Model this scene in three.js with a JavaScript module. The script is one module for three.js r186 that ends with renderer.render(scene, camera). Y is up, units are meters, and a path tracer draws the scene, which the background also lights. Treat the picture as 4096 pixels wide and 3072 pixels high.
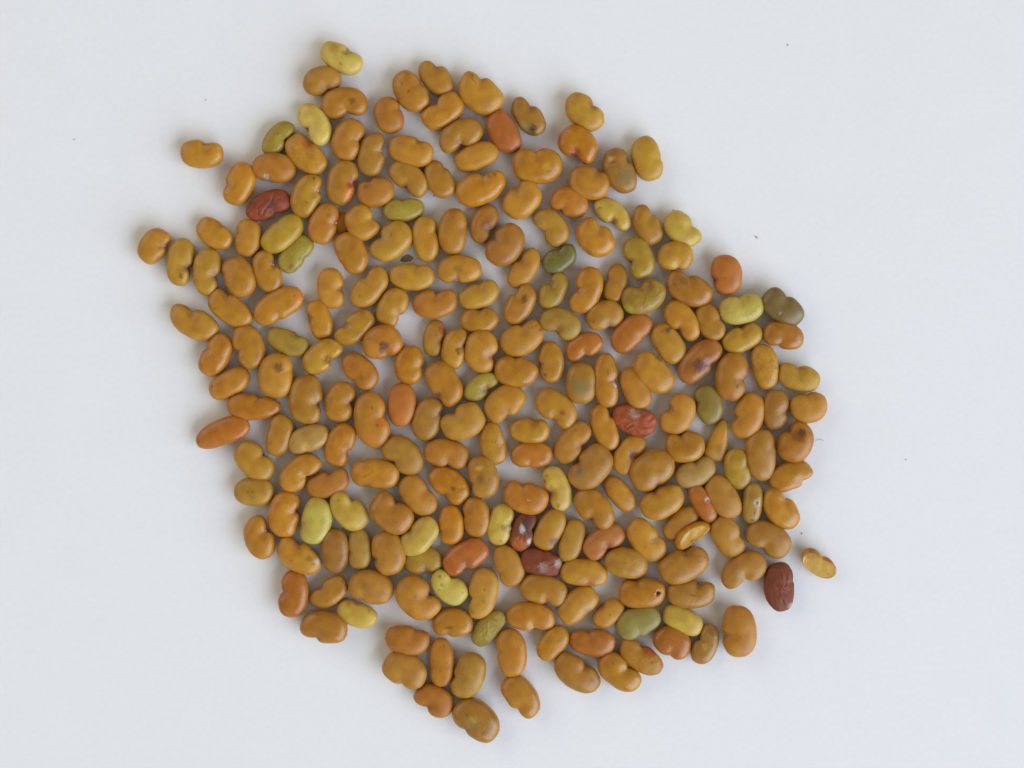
import * as THREE from 'three';
import { ImprovedNoise } from 'three/addons/math/ImprovedNoise.js';
import { RectAreaLightUniformsLib } from 'three/addons/lights/RectAreaLightUniformsLib.js';

// ---------------------------------------------------------------- camera, light, exposure
// 4096 x 3072 photograph of a sheet of paper seen straight from above; the frame is 100 mm wide on the paper
const MM = 0.1 / 4096;                       // metres on the paper per photograph pixel
const FOV = 36;
const CAM_H = (3072 * MM / 2) / Math.tan(THREE.MathUtils.degToRad(FOV / 2));

const scene = new THREE.Scene();
scene.background = new THREE.Color(0x000000);
const camera = new THREE.PerspectiveCamera(FOV, 4 / 3, 0.01, 10);
camera.position.set(0, CAM_H, 0);
camera.up.set(0, 0, -1);
camera.lookAt(0, 0, 0);

const renderer = new THREE.WebGLRenderer({ antialias: true });
renderer.toneMapping = THREE.LinearToneMapping;
renderer.toneMappingExposure = 0.97;
renderer.shadowMap.enabled = true;
RectAreaLightUniformsLib.init();

function areaLight(name, color, intensity, w, h, pos) {
  const l = new THREE.RectAreaLight(color, intensity, w, h);
  l.name = name;
  l.position.set(...pos);
  l.lookAt(0, 0, 0);
  scene.add(l);
  return l;
}
// the window: cool daylight from the lower right; the room: warm light thrown back from the other side; the ceiling
areaLight('window_light', new THREE.Color().setRGB(0.745, 0.845, 1.0), 5.4, 2.0, 1.1, [1.0, 0.66, 0.75]);
areaLight('room_wall_light', new THREE.Color().setRGB(1.0, 0.90, 0.72), 1.9, 1.8, 0.9, [-1.0, 0.6, -0.65]);
areaLight('side_wall_light', new THREE.Color().setRGB(1.0, 0.92, 0.78), 0.8, 1.4, 0.8, [-0.75, 0.5, 0.95]);
areaLight('side_wall_light_001', new THREE.Color().setRGB(1.0, 0.92, 0.78), 0.8, 1.4, 0.8, [0.8, 0.5, -0.95]);
areaLight('ceiling_light', new THREE.Color().setRGB(1.0, 0.92, 0.76), 0.25, 2.6, 2.6, [0, 1.3, 0]);

// ---------------------------------------------------------------- helpers
const noise = new ImprovedNoise();
const N3 = (x, y, z) => noise.noise(x, y, z);
let rs = 7;
function rnd() { rs = (rs + 0x6D2B79F5) | 0; let t = Math.imul(rs ^ (rs >>> 15), 1 | rs); t = (t + Math.imul(t ^ (t >>> 7), 61 | t)) ^ t; return ((t ^ (t >>> 14)) >>> 0) / 4294967296; }
const lerp = (a, b, t) => a + (b - a) * t;
const clamp = (x, a, b) => Math.min(b, Math.max(a, x));
const sstep = (a, b, x) => { const t = clamp((x - a) / (b - a), 0, 1); return t * t * (3 - 2 * t); };
const used = {};
function numbered(n) { const k = used[n] = (used[n] ?? -1) + 1; return k ? n + '_' + String(k).padStart(3, '0') : n; }
function tileNoise(size, fn) {
  const d = new Uint8Array(size * size * 4);
  for (let j = 0; j < size; j++) for (let i = 0; i < size; i++) { const c = fn(i, j), o = (j * size + i) * 4; d[o] = c[0]; d[o + 1] = c[1]; d[o + 2] = c[2]; d[o + 3] = 255; }
  const t = new THREE.DataTexture(d, size, size); t.wrapS = t.wrapT = THREE.RepeatWrapping; t.magFilter = THREE.LinearFilter; t.minFilter = THREE.LinearMipmapLinearFilter; t.generateMipmaps = true; t.needsUpdate = true;
  return t;
}

// ---------------------------------------------------------------- the paper
{
  const S = 512;
  const bump = tileNoise(S, (i, j) => {
    const f = N3(i * 0.11, j * 0.11, 3) * 40 + N3(i * 0.31, j * 0.27, 9) * 45 + N3(i * 0.7, j * 0.7, 1) * 30;
    const v = clamp(128 + f, 0, 255); return [v, v, v];
  });
  bump.repeat.set(14, 10);
  const tint = tileNoise(S, (i, j) => {
    const f = N3(i * 0.03, j * 0.03, 5) * 1.0 + N3(i * 0.35, j * 0.35, 7) * 2.5;
    return [clamp(239 + f, 0, 255), clamp(240 + f, 0, 255), clamp(242 + f, 0, 255)];
  });
  tint.colorSpace = THREE.SRGBColorSpace; tint.repeat.set(4, 3);
  const m = new THREE.MeshStandardMaterial({ map: tint, bumpMap: bump, bumpScale: 0.000012, roughness: 0.95 });
  const p = new THREE.Mesh(new THREE.BoxGeometry(0.297, 0.0002, 0.21), m);
  p.position.y = -0.0001; p.name = 'paper_sheet';
  p.userData = { kind: 'structure', label: 'plain white sheet of paper under the seeds', category: 'paper' };
  p.receiveShadow = true; p.castShadow = true; scene.add(p);
}

// ---------------------------------------------------------------- the seeds
// seed-coat colours (sRGB)
const PAL = {
  a: [186, 130, 40], o: [182, 117, 36], w: [186, 122, 28], b: [174, 122, 41], k: [164, 113, 46], m: [186, 140, 47],
  r: [176, 99, 40], y: [204, 174, 82], Y: [188, 147, 45], g: [162, 136, 50], e: [194, 171, 78], v: [122, 111, 56],
  G: [150, 135, 66], d: [150, 68, 34], D: [166, 80, 38], M: [124, 63, 38], P: [180, 111, 52], t: [172, 132, 66], z: [132, 107, 60], p: [152, 92, 50],
};
const WORD = { a: 'ochre', o: 'orange-tan', w: 'amber', b: 'olive-tan', k: 'brown-tan', m: 'mustard', r: 'orange', y: 'pale yellow', Y: 'golden yellow', g: 'yellow-green', e: 'pale green-yellow', v: 'dull green', G: 'sage green', d: 'brick-red', D: 'orange-red', M: 'maroon', P: 'pinkish tan', t: 'greyish tan', z: 'olive-brown', p: 'reddish brown' };
// colours of spots, scars and stains
const INK = { n: [104, 66, 34], r: [168, 62, 32], w: [206, 196, 182], k: [52, 42, 36], p: [96, 54, 50], g: [128, 118, 78], o: [212, 116, 40], y: [226, 196, 92], G: [170, 172, 50], c: [222, 186, 100], q: [198, 152, 62], x: [204, 164, 76] };
const lin = (c) => new THREE.Color().setRGB(c[0] / 255, c[1] / 255, c[2] / 255, THREE.SRGBColorSpace);

// one row per seed, read from enlarged pieces of the photograph (2.011 times its pixels):
// tip, tip, width, bottom of the notch (0,0: none), colour letters, what sets it apart, then options
// options: s = stains [ink, x, y, radius, strength], h = hilum 'w' or 'k', H = half height / width, wr = wrinkles, tp = taper, sq = squareness, cut = split face, ed = on edge
const ROWS = [];
const from = (ox, oy, list) => { for (const r of list) ROWS.push([ox, oy, ...r]); };
from(500, 130, [
  [1585, 120, 1900, 285, 205, 1815, 155, 'y', 'pale yellow seed with one faint brown smudge', { s: [['n', 1775, 185, 34, 0.5, 1.6, 0.3]] }],
  [1437, 440, 1735, 355, 218, 1640, 470, 'b', '', { sq: 2.1 }],
  [1583, 590, 1940, 570, 238, 1790, 645, 'ao', 'ochre seed with dark smudge near notch', { s: [['n', 1835, 565, 34, 0.65]] }],
  [1430, 585, 1618, 893, 205, 1472, 788, 'y', 'pale yellow seed with dark notch', { h: 'k' }],
  [1330, 735, 1135, 978, 172, 1290, 868, 'g', 'yellow-green seed at the rim of the scatter', {}],
  [1325, 850, 1600, 1108, 225, 1490, 875, 'a', 'wrinkled ochre seed with red-brown notch', { s: [['r', 1480, 900, 60, 0.6]], wr: 0.3 }],
  [450, 965, 787, 975, 212, 655, 892, 'a', 'lone ochre seed lying apart on bare paper', {}],
  [975, 1050, 855, 1380, 222, 814, 1230, 'aw', '', { s: [['r', 815, 1190, 26, 0.45]] }],
  [1028, 1085, 1370, 1110, 225, 1150, 1196, 'o', 'orange-tan seed with white scar on its edge', { s: [['w', 1148, 1176, 26, 0.8]] }],
  [985, 1470, 1325, 1325, 205, 1212, 1455, 'd', 'wrinkled brick-red seed among ochre ones', { wr: 0.8, s: [['p', 1180, 1400, 60, 0.5], ['n', 1050, 1380, 40, 0.4]] }],
  [1530, 1155, 1410, 1482, 225, 1562, 1278, 'am', 'ochre seed with small dark dot', { s: [['k', 1533, 1183, 12, 0.7]], h: 'w' }],
  [1855, 700, 1752, 1024, 232, 1888, 880, 'ao', '', {}],
  [2030, 817, 1960, 1155, 208, 2066, 955, 'b', 'olive-tan seed with pale scar in notch', { h: 'w' }],
  [1800, 1035, 1710, 1388, 225, 1850, 1215, 'b', 'olive-tan seed with orange-red streak', { s: [['r', 1830, 1230, 60, 0.75, 1.5, 1.9], ['o', 1800, 1310, 50, 0.7, 1.4, 1.7], ['k', 1850, 1215, 22, 0.6]] }],
  [1873, 1310, 2162, 1248, 222, 1965, 1200, 'o', '', { s: [['n', 1942, 1258, 26, 0.45]] }],
  [1660, 1385, 1555, 1698, 215, 1706, 1535, 'o', 'orange-tan seed with small brown patch', { h: 'w', s: [['n', 1645, 1480, 26, 0.4]] }],
  [1772, 1452, 1735, 1625, 120, 0, 0, 'w', 'small amber seed half hidden between its neighbours', { H: 0.5 }],
  [1840, 1405, 1985, 1650, 240, 1996, 1500, 'a', '', {}],
]);
from(1400, 130, [
  [395, 325, 590, 622, 232, 575, 418, 'ao', 'orange-tan seed with two short dark ticks', { s: [['n', 425, 425, 22, 0.6, 3, 1.0], ['n', 485, 495, 14, 0.6]] }],
  [600, 235, 800, 487, 205, 695, 275, 'ba', '', {}],
  [905, 362, 1202, 612, 268, 1050, 372, 'a', 'large ochre seed with dark curved crack', { s: [['k', 982, 375, 30, 0.7, 4, 1.4], ['n', 1003, 415, 24, 0.6, 3.5, 0.9]] }],
  [603, 740, 892, 520, 228, 690, 580, 'ao', '', {}],
  [280, 525, 362, 802, 218, 402, 618, 'o', 'orange-tan seed with tiny dark edge speck', { s: [['k', 440, 715, 12, 0.6]] }],
  [735, 920, 1060, 750, 228, 895, 912, 'b', '', { h: 'k' }],
  [850, 1058, 1190, 942, 205, 0, 0, 'a', '', {}],
  [1155, 640, 1332, 955, 228, 1285, 672, 'r', 'smooth orange-red seed touching the large cracked ochre one', { sq: 2.35 }],
  [1345, 533, 1540, 812, 200, 1452, 592, 'kb', 'brown-tan seed with mouldy green-black end', { s: [['k', 1470, 795, 42, 0.8], ['g', 1420, 770, 46, 0.6], ['G', 1400, 760, 30, 0.35]] }],
  [1765, 518, 2012, 760, 228, 1960, 588, 'm', 'mustard seed alone above the scatter rim', {}],
  [1705, 800, 1957, 1017, 255, 1815, 995, 'w', 'amber seed with red rim and notch', { s: [['r', 1810, 975, 46, 0.65], ['r', 1690, 860, 40, 0.4], ['r', 1870, 1040, 40, 0.5]] }],
  [1312, 1060, 1705, 1065, 275, 1490, 962, 'wa', 'largest amber seed with bumpy outline', { wr: 0.12, sq: 2.4, s: [['y', 1580, 1090, 40, 0.25]] }],
  [316, 895, 668, 1000, 228, 562, 872, 'a', '', {}],
  [335, 1075, 607, 1285, 208, 450, 1252, 'b', '', { s: [['r', 440, 1235, 28, 0.35]], h: 'k' }],
  [650, 1042, 802, 1318, 200, 758, 1082, 'ba', '', {}],
  [858, 1318, 1237, 1172, 248, 1078, 1152, 'aw', 'large ochre seed with two dark freckles', { s: [['n', 1125, 1170, 22, 0.6], ['n', 1168, 1155, 20, 0.5]] }],
  [1258, 1455, 1502, 1228, 248, 1345, 1242, 'a', '', {}],
  [1763, 1162, 2088, 1238, 252, 2015, 1112, 'oa', '', { s: [['n', 1985, 1155, 40, 0.4]] }],
  [1622, 1325, 1905, 1430, 218, 1690, 1435, 'o', '', { h: 'k' }],
  [271, 1435, 596, 1405, 178, 420, 1345, 'g', 'slim yellow-green seed with slightly waisted sides', {}],
  [1510, 1450, 1725, 1692, 218, 1557, 1598, 'mb', '', { s: [['g', 1510, 1500, 40, 0.4]] }],
]);
from(2300, 300, [
  [292, 603, 442, 942, 228, 430, 690, 'k', 'brown seed with torn crack in its coat', { wr: 0.15, s: [['k', 305, 712, 34, 0.7, 4, -0.4], ['c', 285, 685, 30, 0.5], ['g', 400, 830, 80, 0.5], ['n', 290, 660, 26, 0.4]] }],
  [540, 500, 632, 845, 225, 692, 682, 'm', 'smooth mustard seed at the rim', {}],
  [172, 1012, 420, 1232, 185, 300, 1188, 'my', 'yellow-tan seed with dark notch', { h: 'k' }],
  [530, 1050, 650, 1357, 202, 615, 1118, 'ba', '', {}],
  [750, 1128, 982, 1352, 218, 942, 1215, 'my', '', {}],
  [60, 1182, 277, 1428, 252, 192, 1212, 'ao', '', {}],
  [450, 1315, 562, 1628, 218, 440, 1510, 'gm', '', { h: 'k' }],
  [664, 1472, 948, 1462, 228, 830, 1565, 'ma', '', { s: [['c', 810, 1540, 50, 0.4]], h: 'k' }],
]);
from(500, 830, [
  [328, 195, 152, 432, 208, 332, 312, 'a', '', { h: 'w' }],
  [480, 250, 430, 625, 208, 520, 490, 'am', 'ochre seed with round brown dot and dark notch', { s: [['n', 465, 558, 22, 0.75]], h: 'k' }],
  [685, 331, 658, 705, 215, 738, 562, 'am', '', { h: 'k' }],
  [850, 412, 975, 716, 242, 787, 537, 'oa', '', {}],
  [1100, 358, 1207, 684, 208, 1203, 460, 'a', '', { h: 'w' }],
  [598, 112, 848, 302, 202, 780, 132, 'a', '', {}],
  [1000, 98, 968, 395, 200, 898, 195, 'a', '', {}],
  [1118, 330, 1412, 85, 218, 1230, 108, 'Y', 'golden yellow seed leaning on the chipped yellow-green one', {}],
  [1482, 242, 1272, 508, 188, 1448, 410, 'g', 'yellow-green seed with chipped end', { sq: 2.7, s: [['n', 1350, 488, 34, 0.45]], wr: 0.15 }],
  [1740, 213, 1890, 526, 232, 1745, 465, 'oa', '', {}],
  [1648, 487, 1682, 810, 208, 1743, 660, 'a', '', {}],
  [1848, 782, 2077, 495, 218, 1935, 560, 'a', '', {}],
  [380, 822, 738, 1015, 228, 545, 828, 'ba', 'olive-tan seed with dark shoulder', { s: [['n', 520, 800, 34, 0.45]] }],
  [695, 690, 1005, 930, 218, 835, 698, 'a', '', {}],
  [1053, 900, 1422, 692, 228, 1240, 908, 'oa', '', { s: [['o', 1410, 720, 70, 0.5]] }],
  [1520, 748, 1600, 1052, 180, 1472, 890, 'aw', 'slender ochre seed with squared-off end', { sq: 2.9, tp: 0.05 }],
  [1150, 1010, 1472, 1142, 190, 1392, 1025, 'mg', 'dull yellow seed with wide notch', {}],
  [1700, 1060, 1992, 858, 208, 1765, 945, 'a', '', {}],
  [810, 1030, 640, 1342, 212, 655, 1130, 'o', '', { wr: 0.15, sq: 2.5 }],
  [935, 955, 1050, 1298, 228, 905, 1165, 'a', '', {}],
  [1232, 1175, 1225, 1527, 266, 1347, 1308, 'a', 'plump ochre seed with big dark blotch', { s: [['n', 1250, 1295, 46, 0.7]] }],
  [1450, 1305, 1727, 1107, 218, 1650, 1225, 'am', '', {}],
  [1770, 1195, 2002, 1445, 214, 1845, 1395, 'o', '', { s: [['n', 1910, 1370, 22, 0.3]] }],
  [690, 1500, 992, 1330, 198, 0, 0, 'ao', 'ochre seed with dark fleck on its tip', { s: [['k', 710, 1442, 16, 0.65]] }],
]);
from(1400, 830, [
  [188, 392, 466, 150, 248, 242, 242, 'ma', '', { s: [['Y', 400, 200, 1, 0]].slice(1) }],
  [600, 73, 635, 430, 203, 693, 195, 'a', '', {}],
  [845, 12, 830, 380, 222, 938, 160, 'oa', '', {}],
  [1140, -15, 1030, 282, 196, 1130, 200, 'ko', 'brown-tan seed with red-brown blotch', { s: [['r', 1100, 130, 46, 0.45], ['n', 1090, 160, 50, 0.5]] }],
  [1138, 442, 1352, 153, 256, 1152, 252, 'ok', '', {}],
  [1490, 345, 1300, 632, 190, 1368, 415, 'a', '', {}],
  [1558, 492, 1802, 330, 195, 1678, 338, 'v', 'dull dark green seed, greenest of all', {}],
  [321, 540, 679, 560, 208, 550, 467, 'am', 'ochre seed with soil crumb behind it', {}],
  [707, 512, 1059, 500, 216, 858, 592, 'a', '', { s: [['n', 870, 500, 46, 0.4]], h: 'w' }],
  [880, 760, 1192, 638, 200, 1040, 615, 'am', '', {}],
  [504, 792, 852, 738, 226, 705, 688, 'o', '', { s: [['r', 530, 820, 60, 0.25]] }],
  [422, 664, 275, 948, 218, 398, 872, 'a', '', { h: 'w', s: [['r', 410, 850, 30, 0.4]] }],
  [889, 912, 1191, 888, 198, 1045, 820, 'a', '', {}],
  [1440, 630, 1275, 926, 204, 1338, 686, 'ok', 'orange-tan seed with long brown smear', { s: [['n', 1398, 735, 44, 0.65, 1.7, 1.9]] }],
  [1697, 530, 1558, 806, 190, 1610, 612, 'gb', '', {}],
  [1957, 482, 1833, 843, 228, 1827, 662, 'oa', '', {}],
  [705, 903, 655, 1197, 162, 742, 1082, 'bm', 'slender olive-tan seed with red patch', { s: [['r', 738, 990, 42, 0.75, 1.5, 1.3], ['k', 742, 1090, 14, 0.5]] }],
  [880, 980, 820, 1297, 195, 925, 1110, 'a', 'ochre seed with two brown specks', { s: [['n', 868, 1140, 20, 0.7], ['n', 876, 1170, 16, 0.6]] }],
  [1075, 990, 1055, 1326, 248, 1150, 1200, 'a', '', {}],
  [1225, 1132, 1533, 962, 242, 1385, 948, 'a', 'ochre seed freckled along its edge', { s: [['k', 1470, 965, 16, 0.5, 2], ['k', 1530, 982, 12, 0.6], ['n', 1500, 950, 14, 0.5]] }],
  [1540, 878, 1848, 1002, 224, 1655, 998, 'gb', 'olive seed with a wide notch and shiny end', {}],
  [1600, 1080, 1620, 1413, 196, 1527, 1265, 'ba', 'olive-tan seed with black flecks below notch', { h: 'k', s: [['k', 1565, 1345, 20, 0.7, 2], ['k', 1548, 1300, 10, 0.5]] }],
  [1748, 1190, 2023, 1058, 198, 1885, 1193, 'or', '', {}],
  [500, 1112, 470, 1420, 226, 575, 1285, 'w', '', {}],
  [650, 1262, 852, 1576, 238, 715, 1520, 'oa', '', {}],
  [928, 1532, 1178, 1365, 176, 1110, 1463, 'ge', 'small pale yellow-green seed between ochre ones', {}],
  [1163, 1288, 1508, 1335, 238, 1330, 1208, 'ao', '', {}],
  [1865, 1250, 1855, 1580, 238, 0, 0, 'b', 'plump olive-tan seed with grey smudge', { s: [['g', 1845, 1440, 80, 0.55]] }],
  [108, 1135, 415, 1055, 258, 312, 1192, 'o', 'orange-tan seed with purple-brown blotch', { s: [['p', 285, 1115, 42, 0.75], ['p', 265, 1150, 28, 0.6]] }],
]);
from(2300, 980, [
  [350, 152, 290, 458, 168, 252, 280, 'ab', '', {}],
  [383, 482, 718, 338, 244, 510, 338, 'bg', 'wrinkled shiny tan seed with green rim', { wr: 0.3, s: [['G', 420, 520, 50, 0.5], ['n', 600, 340, 40, 0.4], ['t', 0, 0, 1, 0]].slice(0, 2) }],
  [750, 263, 1092, 432, 238, 908, 252, 'ok', 'large orange-tan seed with dark smudge', { s: [['n', 860, 290, 44, 0.5], ['n', 790, 325, 14, 0.5], ['n', 818, 360, 12, 0.5]] }],
  [1182, 84, 1236, 395, 234, 1112, 285, 'or', 'orange seed with dark notch at the rim', { h: 'k', s: [['n', 1200, 270, 12, 0.4]] }],
  [1164, 545, 1513, 470, 224, 1312, 422, 'ye', 'pale yellow seed with bright green-yellow patch', { s: [['G', 1430, 500, 50, 0.5], ['c', 1240, 460, 60, 0.3]], wr: 0.1 }],
  [1530, 385, 1817, 612, 228, 1698, 412, 'z', 'dark olive-brown seed at the rim, beside a yellow one', { s: [['w', 1632, 547, 8, 0.8]] }],
  [745, 465, 962, 757, 208, 835, 688, 'a', '', { h: 'k' }],
  [1020, 480, 1160, 760, 196, 1168, 602, 'ba', '', {}],
  [1188, 812, 1497, 678, 195, 1340, 662, 'mY', '', {}],
  [1514, 702, 1832, 768, 208, 1635, 812, 'ok', '', {}],
  [95, 605, 388, 545, 224, 275, 668, 'ba', '', { h: 'k' }],
  [318, 842, 592, 580, 220, 555, 748, 'ro', 'long smooth orange seed beside the purple-marked mustard one', {}],
  [655, 650, 847, 937, 214, 0, 0, 'ma', 'mustard seed with purple-brown marks', { s: [['p', 738, 690, 30, 0.75], ['p', 765, 665, 20, 0.6], ['n', 690, 700, 16, 0.4]] }],
  [858, 1090, 1152, 786, 230, 1100, 962, 'po', 'large reddish brown seed with dark patch', { s: [['p', 1000, 970, 72, 0.7], ['p', 1060, 900, 40, 0.4]] }],
  [1292, 868, 1240, 1252, 248, 1358, 1092, 'bo', 'large tan seed with red side patch', { s: [['r', 1388, 1020, 50, 0.65, 1.4, 1.5], ['k', 1285, 1140, 18, 0.55], ['r', 1240, 1230, 40, 0.35]] }],
  [1490, 797, 1547, 1160, 205, 1420, 960, 'am', 'dented ochre seed with bent outline', { wr: 0.3 }],
  [1640, 1010, 1962, 1108, 205, 1792, 982, 'm', '', { wr: 0.12 }],
  [1735, 1330, 2018, 1268, 238, 1865, 1202, 'a', '', {}],
  [1628, 1165, 1603, 1487, 205, 1700, 1342, 'kb', '', {}],
  [1440, 1190, 1328, 1548, 232, 1287, 1385, 'oa', '', {}],
  [1030, 1130, 1102, 1436, 210, 975, 1270, 'zg', 'dull olive seed with dark notch', { h: 'k' }],
  [905, 1210, 740, 1507, 234, 757, 1315, 'a', '', {}],
  [310, 1345, 642, 1458, 222, 490, 1303, 'D', 'crinkled orange-red seed with greyish dent', { wr: 0.8, s: [['w', 480, 1355, 50, 0.35], ['p', 520, 1330, 50, 0.45]] }],
  [410, 992, 556, 1313, 208, 0, 0, 'ao', '', {}],
  [508, 890, 768, 1160, 238, 670, 888, 'a', '', {}],
  [245, 872, 262, 1302, 192, 322, 1100, 'ao', 'long ochre seed with grooved edge and white scar', { H: 0.8, s: [['w', 320, 1125, 26, 0.8], ['k', 320, 1090, 12, 0.7], ['n', 255, 1020, 28, 0.5, 2.4, 1.5], ['n', 325, 960, 60, 0.5, 4, 1.3]] }],
  [183, 1290, 302, 1644, 190, 280, 1370, 'ao', '', {}],
]);
from(750, 1500, [
  [321, 240, 747, 258, 202, 585, 168, 'o', '', { tp: -0.18 }],
  [965, 0, 962, 388, 262, 1062, 238, 'b', 'large olive-tan seed with black notch', { h: 'k', s: [['t', 0, 0, 1, 0]].slice(1) }],
  [1272, 58, 1200, 373, 228, 1322, 225, 'ao', '', { h: 'k' }],
  [1452, 141, 1532, 576, 262, 1582, 330, 'ao', 'very large ochre seed with orange crease', { s: [['r', 1545, 400, 20, 0.7], ['o', 1575, 370, 46, 0.45], ['n', 1497, 260, 10, 0.6], ['o', 1480, 500, 60, 0.3]] }],
  [1720, 65, 1710, 413, 220, 1608, 165, 'ro', 'smooth bright orange seed beside the creased very large one', {}],
  [1987, 184, 1890, 522, 224, 2040, 308, 'kb', '', {}],
  [74, 548, 492, 392, 204, 255, 585, 'ro', 'long orange seed at the outer rim', { tp: 0.1 }],
  [772, 322, 690, 647, 198, 655, 412, 'ba', '', {}],
  [814, 582, 1137, 458, 208, 960, 622, 't', 'greyish tan seed with pale notch', { s: [['c', 960, 575, 40, 0.25]] }],
  [1300, 395, 1170, 724, 214, 1293, 620, 'w', 'crinkled amber seed with bumpy notch edge', { wr: 0.15 }],
  [418, 560, 667, 822, 230, 620, 640, 'ma', '', { h: 'k' }],
  [1600, 528, 1862, 772, 238, 1655, 700, 'ba', '', { h: 'k' }],
  [768, 908, 1042, 668, 214, 958, 818, 'ao', '', {}],
  [964, 932, 1288, 808, 200, 1150, 788, 'o', '', { sq: 2.6 }],
  [1318, 792, 1698, 812, 230, 1445, 898, 'aw', '', { wr: 0.12, sq: 2.4 }],
  [1745, 822, 1972, 1108, 220, 1935, 918, 'ao', '', { s: [['k', 1965, 1005, 12, 0.6]] }],
  [377, 932, 692, 945, 222, 0, 0, 'bm', 'olive-tan seed with three tiny pits', { s: [['n', 510, 932, 14, 0.6], ['n', 545, 930, 10, 0.5], ['g', 560, 975, 24, 0.4]] }],
  [808, 935, 770, 1306, 240, 885, 1090, 'oa', '', { h: 'k' }],
  [1060, 990, 995, 1352, 235, 912, 1205, 'e', 'broad pale green-yellow seed beside the lemon-yellow one', { s: [['G', 1010, 1150, 60, 0.25]] }],
  [1190, 953, 1422, 1222, 230, 1322, 1002, 'yY', 'lemon-yellow seed with narrow notch', {}],
  [1502, 985, 1792, 1228, 262, 1678, 1022, 'ko', '', {}],
  [540, 1145, 636, 1472, 222, 638, 1245, 'ao', '', { h: 'w' }],
  [743, 1345, 1058, 1562, 220, 890, 1352, 'a', 'ochre seed with chipped white tip', { s: [['w', 1048, 1492, 26, 0.6], ['k', 1020, 1515, 12, 0.6], ['n', 985, 1470, 30, 0.45]] }],
  [1182, 1236, 1195, 1592, 214, 0, 0, 'k', '', {}],
  [1370, 1233, 1385, 1562, 185, 1300, 1428, 'mt', '', {}],
  [1572, 1262, 1640, 1604, 250, 1502, 1480, 'ka', '', { h: 'k' }],
  [1730, 1422, 1988, 1165, 218, 1785, 1245, 'my', 'pale yellow-tan seed resting against a green one', { lift: 8 }],
  [2108, 1048, 2120, 1361, 194, 2036, 1262, 'w', 'glossy amber seed with bright highlight', {}],
  [1745, 1515, 2045, 1485, 205, 1920, 1580, 'gb', 'olive-green seed with orange lower edge', { s: [['o', 1830, 1585, 40, 0.6, 1.8, 0]], H: 0.55 }],
]);
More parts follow.
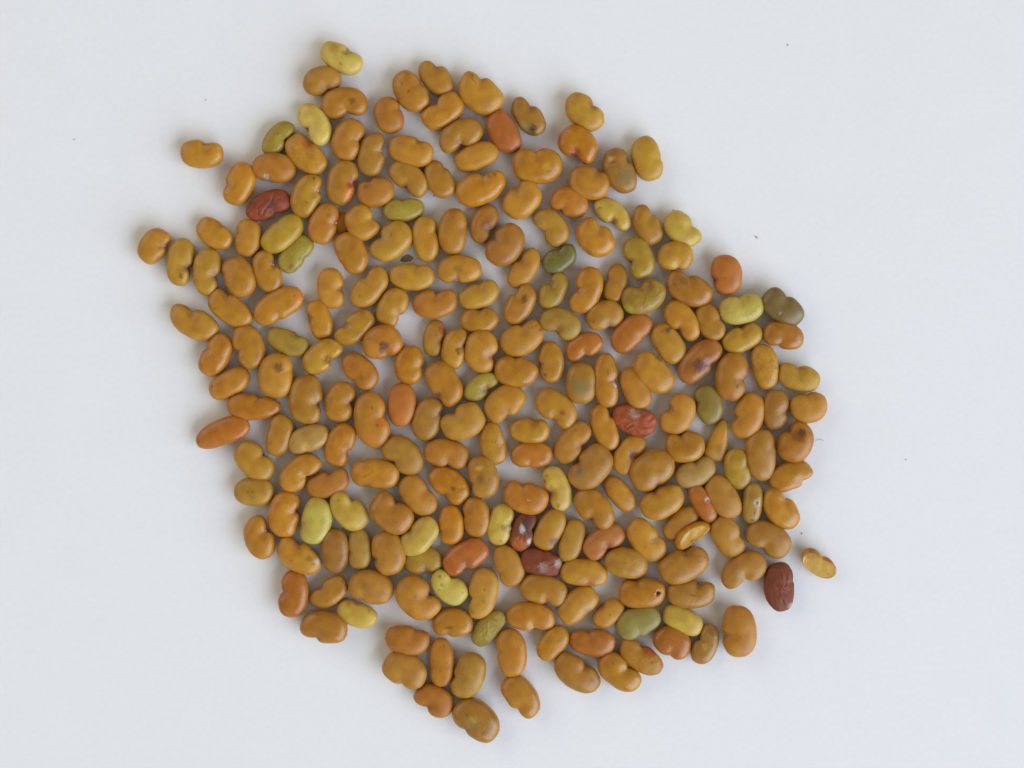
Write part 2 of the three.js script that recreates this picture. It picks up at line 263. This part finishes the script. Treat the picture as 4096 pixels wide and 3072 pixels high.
from(1600, 1500, [
  [348, 452, 658, 290, 264, 430, 302, 'ma', '', { s: [['n', 378, 400, 8, 0.4]] }],
  [194, 612, 546, 672, 224, 385, 728, 'o', '', { h: 'k' }],
  [250, 770, 532, 1002, 226, 365, 968, 'w', 'wrinkled amber seed with dark dot', { wr: 0.2, s: [['n', 430, 900, 22, 0.6]] }],
  [620, 657, 702, 983, 230, 580, 880, 'ak', 'ochre seed with pale streak and smudges', { s: [['c', 640, 745, 40, 0.5, 2, -0.3], ['n', 650, 830, 40, 0.45], ['k', 720, 835, 10, 0.5], ['g', 690, 870, 34, 0.4]] }],
  [720, 377, 790, 716, 198, 852, 542, 'a', '', { tp: 0.12 }],
  [708, 332, 988, 127, 238, 865, 328, 'wa', '', {}],
  [1112, 150, 1388, 398, 234, 1240, 362, 'a', 'ochre seed with small red-brown blot', { s: [['r', 1305, 300, 28, 0.55], ['n', 1300, 305, 20, 0.4]] }],
  [879, 432, 1200, 448, 200, 1080, 360, 'a', '', {}],
  [894, 652, 1227, 648, 208, 1035, 740, 'o', '', {}],
  [838, 918, 1183, 1028, 242, 985, 872, 'o', 'orange-tan seed with tiny white speck', { s: [['w', 1028, 995, 8, 0.9]] }],
  [1205, 739, 1312, 1086, 196, 1205, 948, 'my', 'pale mustard seed with dark flecks', { h: 'k', s: [['k', 1175, 800, 12, 0.7], ['k', 1160, 850, 24, 0.5, 2, 1.2], ['n', 1265, 1045, 20, 0.5], ['n', 1210, 890, 20, 0.35]] }],
  [1497, 392, 1288, 702, 206, 1468, 570, 'oa', '', {}],
  [1398, 890, 1657, 590, 264, 1432, 702, 'ak', 'large ochre seed with grey smudges', { s: [['g', 1440, 770, 44, 0.55], ['g', 1450, 830, 40, 0.4], ['n', 1440, 765, 24, 0.4]] }],
  [1932, 500, 1753, 787, 198, 1888, 660, 'a', 'ochre seed with maroon smear beside notch', { s: [['p', 1858, 632, 50, 0.8, 1.7, -0.9]] }],
  [1878, 882, 2180, 660, 278, 2075, 888, 'ak', '', { s: [['n', 1938, 890, 10, 0.5]] }],
  [1665, 830, 1872, 1082, 172, 0, 0, 'a', '', {}],
  [1428, 940, 1683, 1210, 238, 1540, 1163, 'oa', '', { h: 'k' }],
  [1868, 1170, 2104, 1478, 230, 2080, 1290, 'a', '', { s: [['g', 2040, 1325, 40, 0.45], ['n', 1962, 1372, 10, 0.5]] }],
  [588, 981, 626, 1301, 210, 514, 1130, 'ao', '', {}],
  [850, 1039, 780, 1364, 196, 898, 1200, 'yY', 'yellow seed with brown stains', { s: [['n', 830, 1215, 28, 0.4], ['k', 880, 1260, 20, 0.6], ['k', 815, 1330, 20, 0.6, 2, 0.9]] }],
  [1052, 1104, 942, 1412, 186, 1068, 1240, 'M', 'maroon and orange seed with flaking white crust', { wr: 0.5, s: [['o', 950, 1370, 80, 0.5], ['k', 1020, 1180, 70, 0.6, 1.5, 1.5], ['w', 985, 1230, 46, 0.55, 2, 1.4], ['k', 1035, 1240, 40, 0.8, 1.6, 1.7], ['w', 1040, 1330, 36, 0.75, 2.2, 1.8]] }],
  [1277, 1087, 1128, 1395, 212, 0, 0, 'a', 'ochre seed with purple-stained lower edge', { s: [['p', 1240, 1335, 44, 0.7]] }],
  [1432, 1164, 1330, 1502, 182, 0, 0, 'ma', 'slender glossy mustard seed without notch', {}],
  [1493, 1442, 1787, 1238, 210, 1672, 1398, 'P', 'pinkish tan seed with soft notch', {}],
  [363, 1562, 698, 1368, 222, 530, 1558, 'r', 'orange seed with a brown patch', { s: [['n', 510, 1490, 34, 0.3]] }],
  [800, 1376, 930, 1690, 212, 802, 1600, 'ab', '', { tp: 0.12 }],
  [973, 1462, 1300, 1545, 204, 1142, 1410, 'Md', 'maroon seed with frosted grey end', { wr: 0.5, s: [['w', 1275, 1510, 40, 0.55], ['w', 1150, 1540, 44, 0.25], ['n', 1080, 1440, 30, 0.4]] }],
  [1646, 1482, 1990, 1535, 234, 0, 0, 'bm', '', { wr: 0.1, s: [['n', 1890, 1590, 30, 0.25]] }],
]);
from(2400, 1680, [
  [528, 212, 837, 195, 244, 640, 122, 'oa', '', { s: [['k', 592, 188, 8, 0.6]], h: 'k' }],
  [994, -4, 910, 326, 150, 0, 0, 'wY', 'cone-shaped amber seed standing on its side', { tp: 0.46, sq: 3.4, H: 0.62, s: [['o', 960, 150, 60, 0.4, 1.6, 1.8]] }],
  [1290, 81, 1312, 486, 235, 1402, 200, 'kb', 'long brown-tan seed with soft groove', {}],
  [1622, 25, 1498, 327, 258, 1522, 88, 'o', 'orange-tan seed with sooty black smudge', { s: [['k', 1605, 100, 38, 0.7], ['n', 1580, 130, 56, 0.5], ['k', 1510, 75, 20, 0.6]] }],
  [608, 480, 917, 350, 210, 760, 332, 't', 'greyish olive-tan seed with faint freckle', { s: [['n', 668, 448, 9, 0.5]] }],
  [1085, 231, 1140, 558, 200, 1190, 345, 'mg', '', {}],
  [1368, 525, 1692, 388, 212, 1635, 490, 'ao', '', { sq: 2.6 }],
  [335, 732, 662, 570, 234, 427, 570, 'a', '', { h: 'k' }],
  [740, 523, 907, 817, 152, 0, 0, 'or', 'orange seed on edge showing its pale hilum', { H: 1.0, s: [['r', 850, 650, 60, 0.5], ['w', 850, 635, 26, 0.85], ['k', 852, 645, 12, 0.8], ['n', 905, 740, 16, 0.4]] }],
  [898, 460, 1093, 772, 232, 1060, 522, 'ka', '', {}],
  [1240, 502, 1205, 828, 156, 0, 0, 'mt', 'pale tan seed on edge with ringed hilum', { H: 0.95, s: [['w', 1242, 662, 34, 0.6], ['k', 1245, 664, 18, 0.7], ['n', 1225, 745, 34, 0.75, 4, 1.7], ['k', 1216, 800, 18, 0.7]] }],
  [1348, 578, 1573, 852, 230, 1475, 622, 'a', '', {}],
  [528, 942, 772, 710, 182, 0, 0, 'ka', '', { H: 0.55 }],
  [612, 1025, 885, 842, 138, 752, 985, 'w', 'split half seed with flat pale cut face', { cut: 'q', lift: 4, H: 1.0, cl: [0.7, 0, -0.22], tp: -0.1, kap: 0.35 }],
  [953, 783, 1113, 1093, 220, 1123, 930, 'a', '', {}],
  [1188, 870, 1514, 1055, 240, 1305, 1028, 'ka', '', { s: [['k', 1260, 937, 8, 0.5]] }],
  [1638, 1060, 1885, 1242, 168, 1785, 1090, 'am', 'broken half seed lying apart, yellow with red edge', { cut: 'x', H: 0.85, wr: 0.06, cl: [0.5, -0.1, -0.42], s: [['r', 1840, 1112, 56, 0.8, 1.7, 0.6], ['r', 1895, 1165, 26, 0.7], ['n', 1655, 1085, 16, 0.5], ['n', 1700, 1060, 60, 0.35]] }],
  [998, 1310, 1323, 1110, 234, 1162, 1278, 'ak', 'brown-ochre seed with greyish dip', { s: [['g', 1095, 1235, 40, 0.45]] }],
  [1440, 1151, 1462, 1532, 230, 1550, 1282, 'M', 'dull maroon seed lying apart', { wr: 0.6, s: [['d', 0, 0, 1, 0]].slice(1).concat([['w', 1530, 1490, 30, 0.4], ['w', 1560, 1220, 22, 0.4], ['r', 1450, 1330, 60, 0.25]]) }],
  [478, 1232, 867, 1088, 250, 680, 1048, 'ka', '', {}],
  [154, 1392, 521, 1372, 234, 290, 1288, 'ao', 'orange-tan seed with a round bored hole', { pit: [[462, 1380, 17, 0.5]], s: [['k', 462, 1380, 13, 0.7], ['w', 470, 1380, 22, 0.2]] }],
  [543, 1388, 921, 1392, 220, 790, 1312, 'ak', 'ochre seed with thin dark scratches', { s: [['k', 725, 1395, 26, 0.6, 5, 0.4], ['k', 790, 1405, 18, 0.5, 4, 0.8], ['k', 832, 1385, 8, 0.5]] }],
]);
from(1050, 2200, [
  [262, 168, 225, 537, 222, 162, 330, 'or', 'reddish tan seed at the lower rim', {}],
  [398, 428, 668, 243, 192, 470, 300, 'ab', '', { s: [['k', 645, 238, 8, 0.5]] }],
  [700, 262, 1046, 352, 258, 790, 388, 'oa', '', { s: [['n', 840, 290, 44, 0.3]] }],
  [608, 452, 917, 562, 190, 760, 420, 'yY', 'bright lemon-yellow seed beside brown-tan ones at the rim', { s: [['n', 700, 435, 20, 0.3]] }],
  [310, 592, 682, 662, 240, 430, 706, 'ok', '', {}],
  [1120, 245, 1387, 520, 276, 1350, 352, 'ao', 'large ochre seed with dark-lined notch', { h: 'k' }],
  [1383, 195, 1628, 398, 210, 1520, 220, 'ye', 'pale yellow seed speckled with brown', { s: [['n', 1430, 205, 16, 0.5], ['n', 1455, 270, 18, 0.4], ['k', 1427, 312, 9, 0.5], ['k', 1620, 330, 9, 0.5], ['n', 1470, 200, 10, 0.5]] }],
  [1800, 150, 1728, 541, 224, 1680, 390, 'am', 'long ochre seed with short dark scratches', { s: [['k', 1755, 190, 14, 0.6, 3, 0.8], ['k', 1780, 315, 16, 0.6, 3, 1.0], ['k', 1690, 490, 22, 0.4, 2, 0.5]] }],
  [1368, 600, 1692, 585, 218, 1490, 680, 'ao', '', { s: [['n', 1510, 612, 40, 0.5, 2, 0]] }],
  [1927, 500, 1713, 757, 178, 1928, 620, 'g', 'wrinkled yellow-green seed with brownish tip', { wr: 0.35, s: [['n', 1790, 740, 34, 0.3]] }],
  [993, 690, 1338, 742, 224, 1235, 645, 'o', '', {}],
  [983, 895, 1303, 1050, 254, 1122, 1075, 'ka', '', {}],
  [1430, 710, 1438, 1091, 190, 1355, 960, 'wo', 'long narrow amber-orange seed', { wr: 0.2 }],
  [1712, 833, 1590, 1178, 240, 1545, 1015, 'mb', '', {}],
  [1243, 1135, 1520, 1292, 220, 1320, 1260, 'o', '', {}],
  [1558, 1240, 1872, 1502, 266, 1625, 1438, 'kb', 'large mottled brown seed with grey smudges', { s: [['g', 1690, 1380, 60, 0.45], ['n', 1610, 1390, 34, 0.35], ['n', 1780, 1450, 28, 0.45], ['k', 1640, 1300, 10, 0.4], ['y', 1700, 1340, 40, 0.2]] }],
]);
from(1950, 2200, [
  [165, 640, 205, 1015, 230, 87, 808, 'oa', '', {}],
  [150, 1030, 378, 1325, 230, 240, 1278, 'ak', '', {}],
  [263, 282, 637, 375, 232, 480, 422, 'ab', '', { s: [['o', 440, 405, 40, 0.5, 2, 0.2]] }],
  [590, 175, 964, 205, 212, 810, 288, 'a', 'ochre seed with orange nick near its edge', { s: [['o', 790, 262, 26, 0.6], ['y', 795, 245, 10, 0.5]] }],
  [157, 530, 538, 555, 226, 385, 622, 'oa', '', {}],
  [590, 562, 867, 330, 220, 812, 508, 'a', '', {}],
  [862, 592, 1087, 428, 174, 0, 0, 'wm', 'small amber seed with dark red end', { s: [['r', 905, 455, 46, 0.75, 1.4, -0.6], ['p', 925, 440, 26, 0.4]] }],
  [1053, 662, 1377, 510, 230, 1218, 688, 'G', 'sage green seed, largest of the green ones', {}],
  [1418, 490, 1722, 637, 198, 0, 0, 'yY', 'smooth yellow seed without notch', {}],
  [2010, 455, 2015, 854, 262, 1905, 680, 'oa', 'large ochre seed at the outer rim', {}],
  [428, 872, 622, 625, 200, 0, 0, 'aw', '', {}],
  [664, 722, 1022, 745, 210, 815, 653, 'or', '', {}],
  [1343, 678, 1618, 818, 232, 1465, 848, 'or', '', {}],
  [1802, 608, 1688, 907, 188, 1705, 712, 'kt', 'small tan seed with brown upper half', { s: [['n', 1810, 650, 50, 0.35], ['c', 1740, 760, 30, 0.3]] }],
  [1083, 748, 1395, 968, 205, 1242, 772, 'a', 'ochre seed with large red torn patch', { wr: 0.25, s: [['r', 1300, 805, 60, 0.75, 1.5, 0.7], ['k', 1255, 755, 24, 0.5], ['r', 1395, 925, 24, 0.5]] }],
  [558, 860, 883, 1108, 232, 788, 922, 'bk', 'olive-tan seed with dark freckle at one end', { s: [['k', 840, 1030, 10, 0.6], ['o', 760, 905, 34, 0.35]] }],
  [918, 860, 1208, 1097, 222, 1130, 938, 'a', '', {}],
]);


const SEG = 60, RT = 15, RB = 9;
const coat = (roughness, clearcoat, clearcoatRoughness) => new THREE.MeshPhysicalMaterial({ vertexColors: true, roughness, clearcoat, clearcoatRoughness, specularIntensity: 0.95 });
const materials = { glossy: coat(0.25, 0, 0), satin: coat(0.33, 0, 0), matt: coat(0.44, 0, 0), dull: coat(0.62, 0, 0.5) };
{
  const bump = tileNoise(256, (i, j) => { const v = clamp(128 + N3(i * 0.3, j * 0.3, 2) * 50 + N3(i * 0.12, j * 0.12, 8) * 70, 0, 255); return [v, v, v]; });
  for (const m of Object.values(materials)) { m.bumpMap = bump; m.bumpScale = 0.000028; }
}
const hilumMaterial = {
  w: new THREE.MeshStandardMaterial({ color: lin([186, 150, 118]), roughness: 0.8 }),
  k: new THREE.MeshStandardMaterial({ color: lin([58, 40, 32]), roughness: 0.85 }),
};

function buildSeed(row) {
  const [ox, oy, ax, ay, bx, by, W, nx, ny, code, special, opt = {}] = row;
  const Z = 2.011;
  const X = (x) => ox + x / Z, Y = (y) => oy + y / Z;
  const A = [X(ax), Y(ay)], B = [X(bx), Y(by)];
  const cx = (A[0] + B[0]) / 2, cy = (A[1] + B[1]) / 2;
  const L = Math.hypot(B[0] - A[0], B[1] - A[1]);
  const ang = Math.atan2(B[1] - A[1], B[0] - A[0]), ca = Math.cos(ang), sa = Math.sin(ang);
  const toLocal = (x, y) => { const dx = X(x) - cx, dy = Y(y) - cy; return [dx * ca + dy * sa, -dx * sa + dy * ca]; };
  const a = L / 2 * 1.026, b = W / Z / 2 * 1.05;
  const sd = rnd() * 100;
  const n = (opt.sq ?? 2.42) + (rnd() - 0.5) * 0.22;
  const H = b * (opt.H ?? 0.66 + rnd() * 0.08);
  const ell = (t) => 1 / Math.pow(Math.pow(Math.abs(Math.cos(t)) / a, n) + Math.pow(Math.abs(Math.sin(t)) / b, n), 1 / n);
  let tn = 0, dep = 0, sig = 1, side = 0, kap = 0, ln = [0, 0];
  if (nx) {
    ln = toLocal(nx, ny); side = Math.sign(ln[1]) || 1;
    kap = opt.kap ?? 0.1;
    const lv = ln[1] + kap * b * (1 - Math.min(1, (ln[0] / a) ** 2)) * side;
    tn = Math.atan2(lv, ln[0]);
    const rN = Math.hypot(ln[0], lv), re = ell(tn);
    dep = clamp((1 - rN / re) * 1.06 + 0.018, 0.04, 0.44);
    sig = clamp((8.5 + (re - rN) * 0.42) / Math.max(rN, 18), 0.1, 0.4);
  }
  const tp = opt.tp ?? (rnd() - 0.5) * 0.12;
  const wr = opt.wr ?? 0;
  const dims = [0, 1, 2].map(() => [(rnd() - 0.5) * 1.1 * a, (rnd() - 0.5) * 1.0 * b, (0.3 + rnd() * 0.3) * b, (rnd() - 0.35) * 0.07]);
  // colour
  const cols = [...code].map((c) => lin(PAL[c]));
  const base = cols.reduce((s, c) => s.add(c), new THREE.Color(0, 0, 0)).multiplyScalar(1 / cols.length);
  const tone = 0.95 + (rnd() - 0.5) * 0.16, warm = (rnd() - 0.5) * 0.08;
  base.r *= tone * (1 + warm * 0.4); base.g *= tone * (1 - warm * 0.5); base.b *= tone * (1 - warm) * 0.94;
  const stains = (opt.s ?? []).map(([k, x, y, r, al = 0.75, st = 1, an = 0]) => { const [u, v] = toLocal(x, y); return { c: lin(INK[k]), u, v, r: r / Z * 1.06, al: Math.min(0.95, al * 1.3), st, ca: Math.cos(an - ang), sa: Math.sin(an - ang) }; });
  if (opt.h && nx) stains.push({ c: lin(opt.h === 'w' ? [176, 112, 70] : [110, 60, 34]), u: ln[0], v: ln[1], r: 17, al: 0.55, st: 1, ca: 1, sa: 0 });
  // pigment round the hilum, faint blotches and freckles of the coat itself
  if (nx && rnd() < 0.65) stains.push({ c: lin(rnd() < 0.5 ? [138, 62, 28] : [100, 60, 30]), u: ln[0] * 0.95, v: ln[1] * 0.95, r: 14 + rnd() * 16, al: 0.3 + rnd() * 0.4, st: 0.8 + rnd() * 0.6, ca: 1, sa: 0 });
  if (rnd() < 0.4) stains.push({ c: lin([140, 88, 34]), u: (rnd() - 0.5) * a * 1.2, v: (rnd() - 0.5) * b * 1.2, r: 14 + rnd() * 20, al: 0.15 + rnd() * 0.25, st: 0.7 + rnd(), ca: 1, sa: 0 });
  for (let i = Math.floor(rnd() * 4); i > 1; i--) stains.push({ c: lin([92, 58, 30]), u: (rnd() - 0.5) * a * 1.5, v: (rnd() - 0.5) * b * 1.4, r: 3 + rnd() * 4, al: 0.5, st: 0.8 + rnd(), ca: 1, sa: 0 });
  const pits = (opt.pit ?? []).map(([x, y, r, d]) => [...toLocal(x, y), r / Z, d]);
  const pos = [], col = [], uv = [], idx = [];
  const tiltX = (rnd() - 0.5) * 0.16 + (opt.tx ?? 0), tiltZ = (rnd() - 0.5) * 0.16 + (opt.tz ?? 0);
  const E = opt.E ?? 2.45;                     // roundness of the cross-section
  const tmp = new THREE.Color();
  let cutFace = 0;
  function vertex(t, s, up) {
    // outline
    let r = ell(t);
    let d = t - tn; while (d > Math.PI) d -= 2 * Math.PI; while (d < -Math.PI) d += 2 * Math.PI;
    const cutIn = nx ? dep * Math.exp(-Math.pow((d * d) / (sig * sig), 0.82)) : 0;
    r *= 1 - cutIn * Math.pow(s, 1.6);
    if (nx) r *= 1 + 0.16 * dep * Math.exp(-(((Math.abs(d) - 2.3 * sig) / (sig * 1.1)) ** 2)) * s;
    r *= 1 + 0.034 * N3(Math.cos(t) * 1.6 + sd, Math.sin(t) * 1.6, sd) + (wr ? wr * 0.05 * N3(Math.cos(t) * 3.5 + sd, Math.sin(t) * 3.5, 4) : 0);
    let u = Math.cos(t) * r * s, v = Math.sin(t) * r * s;
    v *= 1 + tp * (u / a);
    if (kap) v -= kap * b * (1 - Math.min(1, (u / a) ** 2)) * side;
    // height over the outline
    let z = H * Math.pow(Math.max(0, 1 - Math.pow(s, E)), 1 / E);
    if (nx) {                                   // shallow furrow running in from the notch
      const fu = ln[0] * 0.72, fv = ln[1] * 0.72, q = Math.hypot(u - fu, v - fv) / (b * 0.42);
      z *= 1 - (0.1 + dep * 0.55) * Math.exp(-q * q);
    }
    for (const [du, dv, dr, da] of dims) { const q = ((u - du) ** 2 + (v - dv) ** 2) / (dr * dr); z *= 1 - da * Math.exp(-q); }
    if (wr) {
      const wu = u / b + 0.35 * N3(u / b * 1.3 + sd, v / b * 1.3, 5), wv = v / b + 0.5 * u / b + 0.35 * N3(u / b * 1.3, v / b * 1.3 + sd, 6);
      z *= 1 + wr * (0.2 * N3(wu * 1.7 + sd, wv * 1.7, 2) - 0.34 * Math.abs(N3(wu * 1.5, wv * 4.2 + sd, 7)) + 0.1 * N3(wu * 5 + sd, wv * 6, 3));
    }
    for (const p of pits) { const q = Math.hypot(u - p[0], v - p[1]) / p[2]; if (up > 0) z -= p[3] * H * (1 - sstep(0.55, 1.0, q)) - 0.12 * p[3] * H * Math.exp(-(((q - 1.15) / 0.25) ** 2)); }
    if (up < 0) z *= 0.9;
    cutFace = 0;
    if (opt.cut && up > 0) {
      const lim = H * (opt.cl[0] + opt.cl[1] * u / a + opt.cl[2] * v / b + 0.05 * N3(u * 0.04 + sd, v * 0.04, 3));
      if (z > lim) { cutFace = sstep(0, 0.1, (z - lim) / H); z = lim - H * 0.07 * sstep(0, 0.25, (z - lim) / H); }
    }
    return [u, v, z * up];
  }
  function colour(u, v, z, s) {
    const m1 = N3(u * 0.028 + sd, v * 0.028, z * 0.02 + sd), m2 = N3(u * 0.09, v * 0.09 + sd, z * 0.07), m3 = N3(u * 0.3 + sd, v * 0.3, z * 0.3);
    const k = 1 + 0.15 * m1 + 0.1 * m2 + 0.06 * m3 + wr * (0.2 * m2 + 0.12 * m3 - 0.5 * Math.max(0, N3((u + 0.3 * v) / b * 1.2 + sd, (v - 0.25 * u) / b * 5.5, 11)));
    tmp.setRGB(base.r * k, base.g * k * (1 + 0.1 * m1 - 0.05 * m2), base.b * k * (1 + 0.2 * m1));
    if (cutFace) tmp.lerp(lin(INK[opt.cut]), 0.9 * cutFace * clamp(0.95 + 0.3 * m2, 0, 1));
    for (const q of stains) {
      let du = u - q.u, dv = v - q.v;
      const e1 = du * q.ca + dv * q.sa, e2 = (-du * q.sa + dv * q.ca) * q.st;
      let dd = Math.hypot(e1, e2) / q.r;
      dd += 0.35 * N3(u * 0.12 + q.u, v * 0.12, sd) + 0.2 * N3(u * 0.35, v * 0.35 + q.v, sd);
      const w = q.al * (1 - sstep(0.45, 1.1, dd)) * clamp(0.85 + 0.4 * m3, 0, 1);
      if (w > 0 && z > -H * 0.7) tmp.lerp(q.c, w);
    }
    return tmp;
  }
  const K = MM;
  const push = (t, s, up) => {
    const [u, v, z] = vertex(t, s, up);
    const c = colour(u, v, z, s);
    pos.push(u, z, v); col.push(c.r, c.g, c.b); uv.push(u * K / 0.0045 + sd, v * K / 0.0045 + z * K / 0.009);
  };
  push(0, 0, 1);
  const rings = [[0.025, 1], [0.06, 1], [0.105, 1]];
  for (let i = 1; i <= RT; i++) { const q = i / RT; rings.push([Math.pow(Math.sin(q * Math.PI / 2), 2 / E), 1]); }
  for (let i = RB - 1; i >= 1; i--) { const q = i / RB; rings.push([Math.pow(Math.sin(q * Math.PI / 2), 2 / E), -1]); }
  for (const [s, up] of rings) for (let j = 0; j < SEG; j++) push(j / SEG * 2 * Math.PI, s, up);
  push(0, 0, -1);
  const last = 1 + rings.length * SEG;
  for (let j = 0; j < SEG; j++) {
    const j2 = (j + 1) % SEG;
    idx.push(0, 1 + j2, 1 + j);
    for (let i = 0; i < rings.length - 1; i++) { const p = 1 + i * SEG; idx.push(p + j, p + j2, p + SEG + j, p + j2, p + SEG + j2, p + SEG + j); }
    const p = 1 + (rings.length - 1) * SEG; idx.push(p + j, p + j2, last);
  }
  // tilt, turn, scale to metres, and stand it on the paper
  const M = new THREE.Matrix4().makeRotationFromEuler(new THREE.Euler(tiltX, 0, tiltZ));
  const Rm = new THREE.Matrix4().makeRotationY(-ang);
  const g = new THREE.BufferGeometry();
  g.setAttribute('position', new THREE.Float32BufferAttribute(pos, 3));
  g.setAttribute('color', new THREE.Float32BufferAttribute(col, 3));
  g.setAttribute('uv', new THREE.Float32BufferAttribute(uv, 2));
  g.setIndex(idx);
  const full = new THREE.Matrix4().makeScale(K, K, K).multiply(Rm).multiply(M);
  g.applyMatrix4(full); g.computeVertexNormals(); g.computeBoundingBox();
  const low = g.boundingBox.min.y;
  g.translate(0, -low, 0);
  const eq = -low;                               // height of the widest line
  const f = (CAM_H - eq) / CAM_H;                // the outline seen in the photograph lies at that height
  const P = new THREE.Vector3((cx - 2048) * K * f, (opt.lift ?? 0) * K, (cy - 1536) * K * f);
  const shine = rnd();
  const mesh = new THREE.Mesh(g, wr > 0.3 || opt.dull ? materials.dull : shine < 0.3 ? materials.glossy : shine < 0.75 ? materials.satin : materials.matt);
  mesh.scale.setScalar(f); mesh.castShadow = mesh.receiveShadow = true;
  let thing = mesh;
  if (opt.h && nx) {
    thing = new THREE.Group(); thing.name = numbered('seed'); mesh.name = 'seed_coat'; thing.add(mesh);
    const hg = new THREE.SphereGeometry(1, 16, 10); const hp = hg.attributes.position;
    for (let i = 0; i < hp.count; i++) { const k = 1 + 0.25 * N3(hp.getX(i) * 2 + sd, hp.getY(i) * 2, hp.getZ(i) * 2); hp.setXYZ(i, hp.getX(i) * k * 6, hp.getY(i) * k * 9, hp.getZ(i) * k * 4.5); }
    hg.translate(ln[0] * 0.98, H * 0.25, ln[1] * 0.98 - side * 3.0);
    hg.applyMatrix4(full); hg.translate(0, -low, 0); hg.computeVertexNormals();
    const hm = new THREE.Mesh(hg, hilumMaterial[opt.h]); hm.name = 'hilum'; hm.scale.setScalar(f); hm.castShadow = hm.receiveShadow = true;
    thing.add(hm);
  } else thing.name = numbered('seed');
  thing.position.copy(P);
  scene.add(thing);
  const slim = W / Z / L, big = L;
  const info = { thing, cx, cy, rad: (a + b) / 2, special, words: '', code };
  const size = big < 152 ? 'small ' : big > 190 ? 'large ' : '';
  const shape = slim < 0.57 ? 'slender ' : slim > 0.7 ? 'plump ' : '';
  const notch = !nx ? 'without visible notch' : dep > 0.24 ? 'deeply notched' : dep > 0.12 ? 'clearly notched' : 'faintly notched';
  info.words = size + shape + WORD[code[0]] + ' seed, ' + notch;
  return info;
}
const short = (s) => s.split(',')[0].split(' ').slice(0, 7).join(' ').replace(/( (with|a|the|of|and|in|on|at|its|beside|near|by))+$/, '');
const infos = ROWS.map(buildSeed);
for (const i of infos) {
  let label;
  if (i.special) label = i.special;
  else {
    let best = null, bd = 1e9;
    for (const q of infos) if (q.special && q !== i) { const d = Math.hypot(q.cx - i.cx, q.cy - i.cy) - q.rad - i.rad; if (d < bd) { bd = d; best = q; } }
    label = i.words + (best && bd < 26 ? ', beside ' + short(best.special) : best && bd < 90 ? ', near ' + short(best.special) : ', among the scattered seeds');
  }
  i.thing.userData = { label, category: 'seed', group: 'seeds scattered on the white paper' };
}
// two that came out the same: name the next landmark instead
const taken = {};
for (const i of infos) (taken[i.thing.userData.label] ??= []).push(i);
for (const same of Object.values(taken)) for (const i of same.slice(1)) {
  const near = infos.filter((q) => q.special && q !== i).sort((p, q) => Math.hypot(p.cx - i.cx, p.cy - i.cy) - Math.hypot(q.cx - i.cx, q.cy - i.cy));
  const label = i.words + ', near ' + short(near[1].special);
  if (!taken[label]) i.thing.userData.label = label;
}

// ---------------------------------------------------------------- specks of dirt and a stray hair on the paper
function crumb(name, label, category, px, py, rx, ry, h, c, turn) {
  const g = new THREE.IcosahedronGeometry(1, 4), p = g.attributes.position, s0 = rnd() * 50;
  for (let i = 0; i < p.count; i++) {
    const x = p.getX(i), y = p.getY(i), z = p.getZ(i), k = 1 + 0.45 * N3(x * 1.6 + s0, y * 1.6, z * 1.6) + 0.3 * N3(x * 4 + s0, y * 4, z * 4);
    p.setXYZ(i, x * k * rx * MM, Math.max(-0.2, y * k) * h * MM, z * k * ry * MM);
  }
  g.rotateY(turn); g.computeVertexNormals(); g.computeBoundingBox(); g.translate(0, -g.boundingBox.min.y, 0);
  const m = new THREE.Mesh(g, new THREE.MeshStandardMaterial({ color: lin(c), roughness: 0.95 }));
  m.name = numbered(name); if (name === 'paper_fleck') m.scale.setScalar(0.7); m.castShadow = m.receiveShadow = true;
  m.position.set((px - 2048) * MM, 0, (py - 1536) * MM);
  m.userData = { label, category };
  scene.add(m);
}
crumb('soil_crumb', 'rough dark crumb of soil behind an ochre seed', 'crumb', 1627, 1036, 24, 12, 6, [150, 132, 98], 0.25);
crumb('paper_fleck', 'pale grey-brown fleck alone on the bare paper', 'fleck', 3026, 949, 4, 9, 4, [176, 168, 150], 0.5);
crumb('paper_fleck', 'dark speck beside a mustard seed at the rim', 'fleck', 2693, 841, 4, 3, 3, [140, 136, 128], 0);
crumb('paper_fleck', 'thin dark fleck on bare paper by the slim yellow-green seed', 'fleck', 1737, 783, 7, 2.5, 2.5, [120, 112, 96], 0.7);
crumb('paper_fleck', 'grey speck on bare paper beyond the lone ochre seed', 'fleck', 823, 400, 5, 3, 3, [170, 171, 172], 0.6);
crumb('paper_fleck', 'tiny speck near the lone broken half seed', 'fleck', 3207, 2134, 3, 5, 3, [160, 156, 150], 0.1);
crumb('paper_fleck', 'lone grey speck on the empty paper edge', 'fleck', 3150, 180, 4, 3, 3, [140, 140, 140], 0.4);
crumb('paper_fleck', 'small grey dash on the empty paper by the margin', 'fleck', 3622, 1839, 6, 2.5, 2.5, [165, 163, 160], 0.2);
crumb('paper_fleck', 'faint grey dot on open paper past the slim green seed', 'fleck', 297, 558, 5, 3.5, 3, [180, 180, 180], 0.2);
{
  const pt = [[3248, 1775], [3262, 1764], [3276, 1758], [3288, 1760], [3296, 1766]].map(([x, y], i) => new THREE.Vector3((x - 2048) * MM, (1.2 + (i % 2) * 1.5) * MM, (y - 1536) * MM));
  const h = new THREE.Mesh(new THREE.TubeGeometry(new THREE.CatmullRomCurve3(pt), 40, 0.6 * MM, 6), new THREE.MeshStandardMaterial({ color: lin([176, 168, 164]), roughness: 0.7 }));
  h.name = 'hair'; h.castShadow = h.receiveShadow = true; h.userData = { label: 'short curved grey hair lying on the paper', category: 'hair' };
  scene.add(h);
}

renderer.render(scene, camera);
